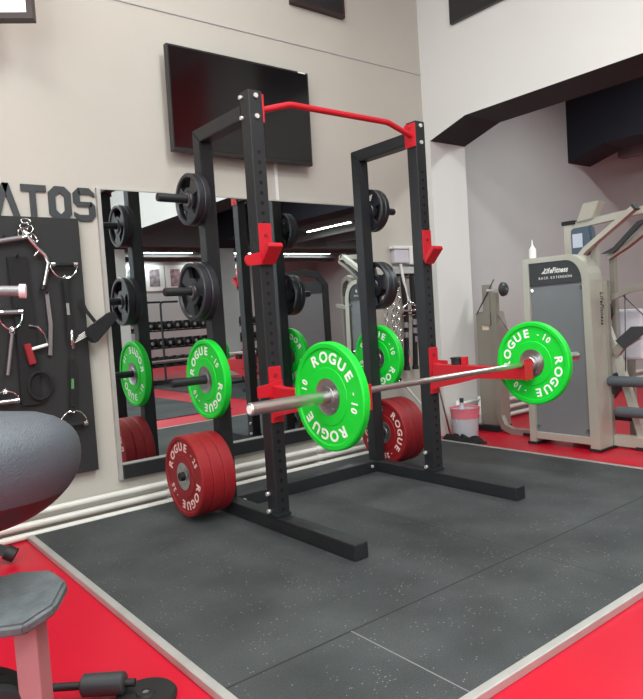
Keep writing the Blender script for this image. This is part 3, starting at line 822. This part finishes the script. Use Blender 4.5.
for y, z in ((y0-.075, 1.165), (-.235, 1.165), (y0-.078, .12), (-.24, .12)):
    MB().cyl((1.985, y, z), (1.975, y, z), .012, n=12).build('fastener', M['chrome'], mc, ML)
for z in (1.03, .63): MB().cyl((1.99, -.262, z), (1.975, -.262, z), .008, n=8).build('fastener', M['darkpanel'], mc, ML)
MB().cyl((1.97, -.075, .69), (1.99, -.075, .69), .012).cyl((1.96, -.20, .69), (1.985, -.12, .69), .010).build('selector_pin', M['chrome'], mc, ML)
for y in (.05, -.10):
    MB().cyl((2.04, y, .08), (2.04, y, 1.3), .008).build('guide_rod', M['chrome'], mc, ML)
m = MB()
for k in range(12): m.box((2.01, .11, .10+.045*k), (2.08, -.17, .142+.045*k))
m.build('weight_stack', M['steel_black'], mc, ML)
m = MB().box((2.15, y0, FZ), (2.19, y0-.06, top-.02)).box((2.15, -.335, FZ), (2.19, -.27, 1.2)).build('rear_frame', M['champagne2'], mc, ML)
for y in (y0-.03, -.30):
    MB().box((1.955, y-.045, FZ), (2.20, y+.045, FZ+.02), bev=.004).build('rubber_foot', M['rubberblk'], mc, ML)
m = MB(); put_text(m, 'LifeFitness', (2.07, -.3365, 1.0), (0,0,-1), (1,0,0), (0,-1,0), .05, .06, .0008, gap=.06, bold=.03, slant=.2)
m.build('side_logo', M['darkpanel'], mc, ML, autosmooth=False, clean=False, label='dark vertical logo on the side')
# rear U-frame and shroud box of the second station
uf = thing('pulley_station', 'grey pulley station with a curved base standing behind the weight machine', 'gym machine', (2.3, .7, FZ))
UL = uf.location
MB().prism([(.93, .02), (.93, 1.02), (.72, 1.02), (.70, .90), (.70, .02)], 'x', 2.24, 2.37, bev=.01).build('weight_box', M['champagne2'], uf, UL)
MB().box((2.238, .86, .86), (2.24, .79, .90)).build('label_plate', mat('cream_label', (225,205,180), .6), uf, UL)
MB().bar([(2.22, .70, 1.18), (2.22, .70, .12), (2.22, .66, .03), (2.22, .58, .0), (2.22, .40, .0)], .05, .05).build('curved_base', M['champagne2'], uf, UL)
MB().bar([(2.25, .80, 1.25), (2.25, .80, .9)], .05, .07).build('mast', M['champagne2'], uf, UL)
MB().cyl((2.20, .76, 1.20), (2.20, .56, 1.20), .012).build('peg', M['chrome'], uf, UL)
MB().lathe([(.565, .0), (.565, .035), (.58, .055), (.60, .06), (.60, 0)], c=(2.20, 0, 1.20), axis='y', n=30).build('weight_cup', M['darkpanel'], uf, UL)
MB().tube([(2.22, .70, 1.29), (2.22, .90, 1.0)], .005, 8).build('cable', M['darkpanel'], uf, UL)
MB().tube([(2.22, .72, 1.05), (2.22, .58, .85), (2.22, .5, .84)], .004, 8).build('cable', M['darkpanel'], uf, UL)
MB().box((2.2, .72, FZ), (2.4, .93, .02)).build('foot', M['rubberblk'], uf, UL)
MB().box((2.19, .36, FZ), (2.26, .46, -.0)).build('foot', M['rubberblk'], uf, UL)
# bottle on top of the tower
t = thing('spray_bottle', 'small white nozzle bottle standing on top of the weight machine', 'bottle', (2.06, .205, top))
MB().lathe([(0, 0), (0, .027), (.075, .027), (.095, .012), (.105, .012), (.107, .007), (.15, .003), (.15, 0)], axis='z', n=24).build('body', M['letter'], t)

# ------------------------------------------------------------------ larger machine at the right
rm = thing('leg_press_machine', 'tall champagne machine with angled arms and roller pads at the right edge', 'gym machine', (2.25, -.3, FZ))
RL = rm.location
def rb(name, pts, w, h, m='champagne', side=(1,0,0), lab=None): return MB().bar(pts, w, h, side=side).build(name, M[m], rm, RL, label=lab)
rb('mast', [(2.33, .035, FZ+.02), (2.33, .035, 1.66)], .07, .075)
MB().box((2.28, .085, 1.655), (2.37, -.02, 1.685), bev=.004).build('mast_cap', M['rubberblk'], rm, RL)
rb('top_beam', [(2.33, 0, 1.645), (2.33, -.75, 1.70)], .05, .05)
MB().prism([(-.04, 1.665), (-.10, 1.80), (-.23, 1.80), (-.17, 1.675)], 'x', 2.28, 2.38, bev=.006).build('cover_plate', M['champagne'], rm, RL)
MB().prism([(.0, 1.40), (.0, 1.62), (-.16, 1.625), (-.18, 1.46), (-.10, 1.40)], 'x', 2.26, 2.34, bev=.012).build('display_housing', M['bluescreen'], rm, RL, label='blue-grey display housing')
MB().box((2.255, -.02, 1.47), (2.262, -.10, 1.575)).build('instruction_card', M['screenpale'], rm, RL, label='pale instruction card')
rb('arm', [(2.19, -.10, 1.27), (2.19, -.105, 1.36), (2.19, -.125, 1.40), (2.19, -.17, 1.445), (2.19, -.545, 1.695)], .06, .036)
rb('arm', [(2.30, -.28, 1.37), (2.32, -.42, 1.45), (2.32, -.75, 1.66)], .06, .034, 'champagne2')
MB().box((2.158, -.535, 1.672), (2.222, -.553, 1.716), rot=Matrix.Rotation(math.radians(-34), 3, 'X')).build('arm_cap', M['darkpanel'], rm, RL)
MB().prism([(-.24, 1.40), (-.34, 1.44), (-.52, 1.60), (-.60, 1.62), (-.42, 1.47), (-.34, 1.40)], 'x', 2.25, 2.28).build('arm_pad', M['darkpanel'], rm, RL, label='dark pad under the arms')
rb('column', [(2.27, -.19, FZ+.02), (2.27, -.19, 1.46)], .055, .04)
rb('column', [(2.34, -.29, .6), (2.34, -.29, 1.40)], .05, .035, 'champagne2')
rb('diagonal_leg', [(2.24, -.215, 1.03), (2.24, -.33, .70), (2.24, -.53, .0)], .05, .05, 'champagne')
rb('link_arm', [(2.22, -.34, .66), (2.22, -.40, .73), (2.22, -.52, .80)], .04, .06, 'champagne2')
MB().prism([(-.42, .70), (-.36, .76), (-.48, .86), (-.56, .86), (-.56, .80)], 'x', 2.19, 2.205).build('pivot_plate', M['darkpanel'], rm, RL)
rb('handle_arm', [(2.24, -.255, 1.075), (2.24, -.33, 1.075), (2.24, -.45, 1.12), (2.24, -.75, 1.17)], .04, .038, 'champagne2')
MB().tube([(2.24, -.27, 1.06), (2.24, -.315, 1.0), (2.24, -.315, .95), (2.24, -.29, .90)], .013, 10).build('hand_grip', M['rubberblk'], rm, RL, label='black curved hand grip')
MB().tube([(2.24, -.40, 1.09), (2.24, -.62, .86)], .004, 8).build('cable', M['darkpanel'], rm, RL)
MB().tube([(2.24, -.42, 1.10), (2.24, -.40, .45)], .004, 8).build('cable', M['darkpanel'], rm, RL)
MB().prism([(-.20, .50), (-.34, .52), (-.36, .40), (-.30, .32)], 'x', 2.16, 2.28, bev=.008).build('shin_plate', M['darkpanel'], rm, RL)
for z, y in ((.47, -.32), (.25, -.37)):
    MB().lathe([(0, 0), (0, .030), (-.01, .038), (-.42, .038), (-.43, .03), (-.43, 0)], c=(2.15, y, z), axis='y', n=28).build('roller_pad', M['foam'], rm, RL, label='dark grey foam roller')
MB().lathe([(0, 0), (0, .03), (-.3, .03), (-.3, 0)], c=(2.28, -.18, .19), axis='y', n=24).build('axle', M['rubberblk'], rm, RL)
rb('base_rail', [(2.2, -.02, .03), (2.2, -.9, .03)], .07, .075)
MB().box((2.15, -.50, FZ), (2.25, -.62, 0)).build('rubber_foot', M['rubberblk'], rm, RL)
MB().box((2.28, -.01, FZ), (2.38, .08, 0)).build('rubber_foot', M['rubberblk'], rm, RL)
MB().box((2.23, -.17, FZ), (2.31, -.23, 0)).build('rubber_foot', M['rubberblk'], rm, RL)
t = thing('seat_panel', 'pale grey backrest panel of the machine at the right edge', 'backrest', (2.4, -.4, FZ))
MB().box((2.40, -.24, .60), (2.45, -.46, .98), bev=.02).build('panel', M['clearplastic'], t, t.location)
MB().box((2.41, -.33, FZ), (2.44, -.38, .61)).build('support', M['champagne2'], t, t.location)

# ------------------------------------------------------------------ exercise machine in the left foreground
em = thing('exercise_machine', 'exercise machine with rounded charcoal seat and worn grey arm pad at the lower left', 'gym machine', (-2.2, -1.2, FZ))
EL = em.location
sc_c = Vector((-2.145, -1.150, .80))
m = MB()
# seat: squashed rounded block
def seat_section(m, zlo, zhi, grow=1.0):
    n, k = 40, 12; rings = []
    for i in range(k+1):
        s_ = zlo+(zhi-zlo)*i/k
        if s_ >= 0: r = (1-abs(s_)**2.6)**(1/2.2); z = s_*.118
        else: r = (1-abs(s_)**2.0)**(1/1.7); z = s_*.158
        rings.append([m.bm.verts.new(sc_c+Vector((.215*r*grow*math.cos(2*PI*j/n), .155*r*grow*math.sin(2*PI*j/n), z))) for j in range(n)])
    for A, B in zip(rings, rings[1:]):
        for j in range(n):
            q = (j+1) % n; f = m.bm.faces.new((A[j], A[q], B[q], B[j])); f.smooth = True
    m.bm.faces.new(rings[0][::-1]); m.bm.faces.new(rings[-1])
m = MB(); seat_section(m, -.52, .995); m.build('seat_pad', M['pad'], em, EL, label='rounded charcoal vinyl seat')
m = MB(); seat_section(m, -.99, -.52, .998); m.build('seat_section', M['maroon'], em, EL, label='seat underside with the red floor reflection painted on')  # lower part of the seat, floor's red reflection painted on as maroon
MB().cyl((-2.19, -1.13, FZ+.06), (-2.19, -1.13, .70), .035).build('seat_post', M['steel_black'], em, EL)
MB().box((-2.75, -1.18, FZ), (-2.15, -1.08, .045), bev=.005).build('base', M['steel_black'], em, EL)
MB().bar([(-2.70, -1.13, .04), (-2.70, -1.13, 1.20), (-2.62, -1.12, 1.25)], .08, .08, side=(0,1,0)).build('frame_column', M['steel_black'], em, EL)
# handle ending in a pale cap
MB().cyl((-2.68, -.90, 1.225), (-2.037, -1.155, 1.189), .012, n=20).build('handle_tube', M['greytube'], em, EL)
MB().cyl((-2.037, -1.155, 1.189), (-2.024, -1.160, 1.188), .0165, n=20).build('handle_cap', mat('pale_pink_cap', (232,196,200), .5), em, EL, label='pale pink end cap')
MB().cyl((-2.68, -.90, 1.225), (-2.68, -1.13, 1.2), .02).build('handle_bracket', M['steel_black'], em, EL)
# arm pad on its post
ap = thing('arm_rest', 'worn grey padded rest on a square rose-grey post at the lower left', 'arm rest', (-2.09, -1.22, FZ))
AL = ap.location
ux = Vector((.78, -.62, 0)); uy = Vector((.62, .78, 0))
cpt = Vector((-2.105, -1.20, .475))
m = MB(); poly = []
for (a, b) in ((-.14, -.085), (-.02, -.105), (.05, -.095), (.092, -.03), (.088, .06), (.03, .115), (-.05, .115), (-.15, .08)):
    poly.append((a, b))
bt = [m.bm.verts.new(cpt+ux*a+uy*b+Vector((0, 0, -.012-.0*a))) for a, b in poly]; tp = [m.bm.verts.new(cpt+ux*a+uy*b+Vector((0, 0, .018))) for a, b in poly]
fs = [m.bm.faces.new(bt[::-1]), m.bm.faces.new(tp)]
for i in range(8):
    j = (i+1) % 8; fs.append(m.bm.faces.new((bt[i], bt[j], tp[j], tp[i])))
bmesh.ops.bevel(m.bm, geom=list({e for f in fs for e in f.edges}), offset=.008, segments=3, affect='EDGES')
bmesh.ops.rotate(m.bm, verts=m.bm.verts, cent=cpt, matrix=Matrix.Rotation(math.radians(12), 3, ux))
m.build('pad', M['pad2'], ap, AL, label='worn grey pad')
rot = Matrix.Rotation(math.atan2(-.62, .78), 3, 'Z')
cc = cpt+ux*.018
MB().box((cc.x-.026, cc.y-.03, FZ), (cc.x+.026, cc.y+.03, .462), rot=rot, bev=.003).build('post', M['rosepost'], ap, AL, label='rose-grey square post')
# stack of black plates at the left edge
for k in range(3):
    t = thing('weight_plate', 'ribbed black weight plate at the bottom left edge behind the rose-grey post, %s of three' % ('nearest', 'middle', 'farthest')[k], 'weight plate', (-2.185+.0*k, -1.19+.052*k, .19), (0, 0, math.radians(-15)), 'black plates at the lower left')
    MB().lathe([(-.02, .02), (-.02, .08), (-.014, .115), (0, .125), (.014, .115), (.02, .08), (.02, .02)], axis='y', n=48, closed=True).build('disc', M['rubberblk'], t)
    MB().lathe([(-.021, .02), (-.021, .035), (.021, .035), (.021, .02)], axis='y', n=32, closed=True).build('hub', M['greytube'], t)
t = thing('plate_peg', 'dark peg on a low stand carrying black plates at the bottom left edge', 'stand', (-2.18, -1.14, FZ))
MB().cyl((-2.21, -1.27, .19), (-2.13, -.95, .19), .018).build('peg', M['steel_black'], t, t.location)
MB().box((-2.16, -.98, FZ), (-2.10, -.93, .22)).build('stand', M['steel_black'], t, t.location)
# foam roller bar and rubber foot on the floor
t = thing('foot_roller', 'black foam roller on a floor bar at the bottom left', 'roller', (-1.87, -.80, FZ))
TL = t.location
MB().lathe([(0, 0), (0, .026), (.006, .033), (.125, .033), (.131, .026), (.131, 0)], c=(0, 0, 0), axis='x', n=32).build('foam', M['darkpanel'], t)
t.children[0].location = (0, 0, .05); t.children[0].rotation_euler = (0, 0, math.radians(-38))
MB().cyl((-.17, .133, .05), (.125, -.10, .05), .012).build('axle', M['steel_black'], t)
MB().box((-.22, .10, 0), (-.12, .16, .06), bev=.01).build('foot', M['rubberblk'], t)
t = thing('rubber_disc', 'flat black rubber disc on the red floor beside the foam roller', 'disc', (-1.725, -.925, FZ))
MB().lathe([(0, 0), (0, .09), (.012, .092), (.02, .085), (.02, .03), (.026, .026), (.026, .012), (.02, .010), (.02, 0)], axis='z', n=48).build('disc', M['rubberblk'], t)
MB().lathe([(.0205, .0), (.0205, .011), (.024, .009), (.024, 0)], axis='z', n=20).build('centre_bolt', M['greytube'], t)
# black pedal near the pipes
t = thing('foot_pedal', 'black angled foot bar on the red floor at the left edge near the pipes', 'foot bar', (-1.80, .62, FZ))
MB().bar([(-1.95, .78, .155), (-1.72, .66, .02)], .05, .045, side=(0,1,0)).build('bar', M['steel_black'], t, t.location)
MB().cyl((-1.745, .675, .035), (-1.71, .655, .012), .036, n=16).build('rubber_end', M['rubberblk'], t, t.location)
MB().box((-2.2, .74, FZ), (-1.93, .82, .19), bev=.01).build('base', M['steel_black'], t, t.location)

# ------------------------------------------------------------------ the far side of the gym (seen in the mirror)
# dumbbell rack
for (rx, ry, n, lab) in ((4.15, -7.4, 20, 'three-tier black dumbbell rack along the far wall, seen in the mirror'),):
    t = thing('dumbbell_rack', lab, 'rack', (rx, ry, FZ)); w = 1.95
    for k, z in enumerate((.32, .68, 1.02)):
        MB().box((-w, -.16+.04*k, z-.05), (w, .20-.06*k, z-.02), rot=Matrix.Rotation(math.radians(0), 3, 'X')).build('shelf', M['steel_black'], t)
    for s in (-1, 1):
        MB().prism([(-.22, 0), (.26, 0), (.26, .06), (-.05, 1.1), (-.22, 1.1)], 'x', s*w-.03, s*w+.03).build('side_frame', M['steel_black'], t)
    dproto = None
    for k, z in enumerate((.32, .68, 1.02)):
        for i in range(n):
            x = rx-w+.15+i*(2*w-.3)/(n-1); loc = (x, ry+.01-.01*k, z+FZ+.07)
            lb = 'black dumbbell on the %s shelf of the far dumbbell rack' % ('bottom', 'middle', 'top')[k]
            if dproto is None:
                m = MB()
                for s in (-1, 1): m.lathe([(s*.06, 0), (s*.06, .065), (s*.075, .088), (s*.15, .088), (s*.17, .06), (s*.17, 0)], axis='y', n=14)
                m.mi = 1; m.cyl((0, -.06, 0), (0, .06, 0), .016, n=10); m.cyl((0, .1715, 0), (0, .169, 0), .035, n=12)
                dproto = m.build('dumbbell', [M['rubberblk'], M['chrome']]); o = dproto
            else:
                o = dproto.copy(); COL.objects.link(o)
            o.location = loc; tag(o, lb, 'dumbbell', 'dumbbells on the far rack, %s shelf' % ('bottom', 'middle', 'top')[k])
# posters
for i, x in enumerate((4.2, 4.78, 5.36, 6.6, 7.2)):
    t = thing('poster', '%s framed pale poster high on the far wall, seen in the mirror' % ('leftmost', 'second', 'third', 'fourth', 'fifth')[i], 'poster', (x, FY+.0, 2.0))
    MB().box((-.27, .0, -.05), (.27, .02, .6)).build('frame', M['whiteplastic'], t)
    m = MB(); m.box((-.14, .02, .06), (.14, .024, .5)); m.build('print', mat('poster_picture_%d' % i, (120+20*i, 130, 135), .6, var=.6, scale=9), t)
# fluorescent fittings
def fitting(name, lab, loc, L, alongx=True, grp='ceiling lights of the second room', wide=.12, power=20, emat='tube'):
    t = thing(name, lab, 'light', loc, (0, 0, 0 if alongx else PI/2), grp)
    MB().box((-L/2-.03, -wide/2-.02, .02), (L/2+.03, wide/2+.02, .07)).build('housing', M['whiteplastic'], t)
    MB().box((-L/2, -wide/2, .0), (L/2, wide/2, .02)).build('diffuser', M[emat], t, label='lit diffuser')
    ld = bpy.data.lights.new('lamp', 'AREA'); ld.shape = 'RECTANGLE'; ld.size = L; ld.size_y = wide; ld.energy = power
    ld.color = (.93, 1.0, .985)
    lo = bpy.data.objects.new('lamp', ld); COL.objects.link(lo); lo.parent = t; lo.location = (0, 0, -.02)
    return t
k = 0
for i, (x, y, ax) in enumerate(((4.1, -9.0, True), (6.0, -9.0, True), (8.2, -9.0, True), (4.1, -10.75, True), (6.4, -10.75, True), (5.75, -5.2, False), (6.75, -3.2, False), (7.75, -5.4, False), (6.75, -.8, False), (8.75, -3.0, False))):
    nm = 'white strip light under the grey ceiling beyond the arches, seen in the mirror, number %d from the arch' % (i+1)
    nm = ('strip light of the rear ceiling, ' + ('front row left', 'front row middle', 'front row right', 'back row left', 'back row right')[i]) if i < 5 else \
         ('strip light beyond the second arch, ' + ('nearest the arch', 'second column middle', 'third column rear', 'nearest the grey back wall', 'farthest from the arch')[i-5])
    fitting('strip_light', nm, (x, y, 2.71 if i < 5 else 2.78), 1.5, ax, power=20)
fitting('strip_light', 'unseen strip light added between the two arches near the grey back wall', (3.1, -.9, 3.23), 1.5, False, 'ceiling lights of the second room', power=44)  # out-of-view lamp added to brighten the grey wall of the second room
fitting('strip_light', 'unseen strip light added between the two arches in the middle of the ceiling', (3.1, -3.0, 3.23), 1.5, False, 'ceiling lights of the second room', power=24)  # second added lamp, hidden behind the arch, for the same wall
for x in (-3.0, -.6):
    for y in (-4.6, -2.2, -.2):
        lb = '%s %s ceiling light panel of the main gym' % (('left', 'right')[x > -1], ('rear', 'middle', 'front')[int(round((y+4.6)/2.2))])
        fitting('ceiling_light', lb, (x, y, 4.33), 1.5, False, 'ceiling light panels', wide=.6, power=(16 if y > -1 else 82), emat='lightpanel')
# benches in front of the dumbbells
def bench(loc, rz, lab):
    t = thing('weight_bench', lab, 'bench', loc, (0, 0, rz), 'grey benches')
    MB().box((-.62, -.14, .40), (.25, .14, .47), bev=.02).build('seat', M['greypad'], t)
    MB().box((.27, -.14, .40), (.62, .14, .47), bev=.02).build('head_pad', M['greypad'], t)
    MB().bar([(-.55, 0, .36), (.55, 0, .36)], .06, .06, side=(0,1,0)).build('spine', M['steel_black'], t)
    for x in (-.5, .5):
        MB().box((x-.03, -.03, .03), (x+.03, .03, .36)).box((x-.035, -.25, 0), (x+.035, .25, .05)).build('leg', M['steel_black'], t)
    return t
bench((2.9, -4.3, FZ), 1.3, 'grey flat bench nearest the arch, seen in the mirror')
bench((3.6, -5.6, FZ), 1.5, 'grey flat bench between the two others, seen in the mirror')
bench((5.8, -5.6, FZ), 1.8, 'grey flat bench farthest from the arch, seen in the mirror')
# grey rubber mat under the benches
tag(MB().box((AX+.05, -6.65, FZ), (4.08, MY, FZ+.008)).build('rubber_mat', M['platform']), 'grey rubber mat between the two arches under a bench', 'mat')
tag(MB().box((4.62, -6.65, FZ), (9.5, MY, FZ+.008)).build('rubber_mat', M['platform']), 'grey rubber mat beyond the second arch', 'mat')
tag(MB().box((-4.8, -6.9, FZ), (1.75, MY, FZ+.008)).build('rubber_mat', M['platform']), 'large grey rubber mat across the main gym floor behind the platform', 'mat')
# black arch frame (pull-up tower) by the far wall
t = thing('pullup_tower', 'thin black arched tube frame before the far wall, seen in the mirror', 'frame', (2.9, -6.7, FZ))
for s in (-.35, .0):
    MB().tube([(s, 0, 0), (s, 0, 1.45)]+arc((s+.06, 0, 1.47), .06, 180, 90, 5, 'xz')+[(s+.35, 0, 1.53)], .02, 10).build('tube', M['steel_black'], t)
MB().box((-.5, -.25, 0), (.5, -.2, .05)).box((-.5, .2, 0), (.5, .25, .05)).box((-.38, -.25, 0), (-.32, .25, .05)).box((-.03, -.25, 0), (.03, .25, .05)).build('base', M['steel_black'], t)
# cable machines beyond the arch
def cable_machine(loc, rz, lab, fm='champagne'):
    t = thing('cable_machine', lab, 'gym machine', loc, (0, 0, rz), 'machines beyond the arch')
    m = MB().bar([(-.3, 0, 0), (-.3, 0, 1.5), (-.2, 0, 1.65), (.0, 0, 1.7)], .08, .08, side=(0,1,0)).build('frame', M[fm], t)
    MB().bar([(.3, 0, 0), (.3, 0, 1.5), (.2, 0, 1.65), (.0, 0, 1.7)], .08, .08, side=(0,1,0)).build('frame', M[fm], t)
    MB().box((-.25, -.03, .1), (.25, .03, 1.4)).build('shroud', M['shroud'], t)
    MB().box((-.25, -.035, 1.4), (.25, .035, 1.55)).build('header', M['darkpanel'], t)
    MB().bar([(0, .05, .1), (0, 1.1, .1)], .08, .08, side=(1,0,0)).build('base', M[fm], t)
    MB().box((-.2, .6, .45), (.2, 1.0, .53), bev=.02).build('seat', M['pad'], t)
    MB().box((-.04, .75, .1), (.04, .85, .45)).build('seat_post', M[fm], t)
    MB().tube([(-.25, .2, 1.5), (-.45, .6, 1.5), (-.45, .9, 1.2)], .02, 10).build('arm', M['chrome'], t)
    return t
cable_machine((5.3, -1.9, FZ), 2.2, 'champagne cable machine nearest the arch in the second room')
cable_machine((6.9, -3.4, FZ), 2.6, 'champagne cable machine in the far corner of the second room')
cable_machine((4.9, -3.6, FZ), -1.2, 'champagne cable machine under the second arch')

cable_machine((2.95, -2.3, FZ), .5, 'black framed cable machine between the arches, seen in the mirror', 'steel_black')

# ------------------------------------------------------------------ light from the windows
for i, (a, b) in enumerate(ww):
    ld = bpy.data.lights.new('window_daylight', 'AREA'); ld.shape = 'RECTANGLE'; ld.size = 2.6; ld.size_y = b-a-.1
    ld.energy = 75; ld.color = (.90, .97, 1.0)
    lo = bpy.data.objects.new('window_daylight', ld); COL.objects.link(lo)
    lo.location = (-5.03, (a+b)/2, 2.35); lo.rotation_euler = (0, math.radians(-90), 0)
wd = bpy.data.worlds.new('sky'); sc.world = wd; wd.use_nodes = True
wd.node_tree.nodes['Background'].inputs['Color'].default_value = (.85, .92, 1, 1)
wd.node_tree.nodes['Background'].inputs['Strength'].default_value = 1.2

# ------------------------------------------------------------------ camera
cam = bpy.data.cameras.new('camera'); co = bpy.data.objects.new('camera', cam); COL.objects.link(co)
cam.sensor_fit = 'HORIZONTAL'; cam.sensor_width = 36; cam.lens = 660.07*36/643
y_, p_, r_ = [math.radians(v) for v in (-38.2369, -3.0699, -3.678)]
F = Vector((-math.sin(y_)*math.cos(p_), math.cos(y_)*math.cos(p_), math.sin(p_)))
Rt = Vector((math.cos(y_), math.sin(y_), 0)); U = Rt.cross(F)
R2 = Rt*math.cos(r_)+U*math.sin(r_); U2 = U*math.cos(r_)-Rt*math.sin(r_)
mw = Matrix(((R2.x, U2.x, -F.x, -2.4487), (R2.y, U2.y, -F.y, -2.7984), (R2.z, U2.z, -F.z, 1.0906), (0, 0, 0, 1)))
co.matrix_world = mw
cam.clip_start = .02
sc.camera = co
sc.view_settings.view_transform = 'Standard'
sc.view_settings.look = 'None'
sc.view_settings.gamma = 1
sc.view_settings.use_curve_mapping = False
sc.view_settings.exposure = 0.04
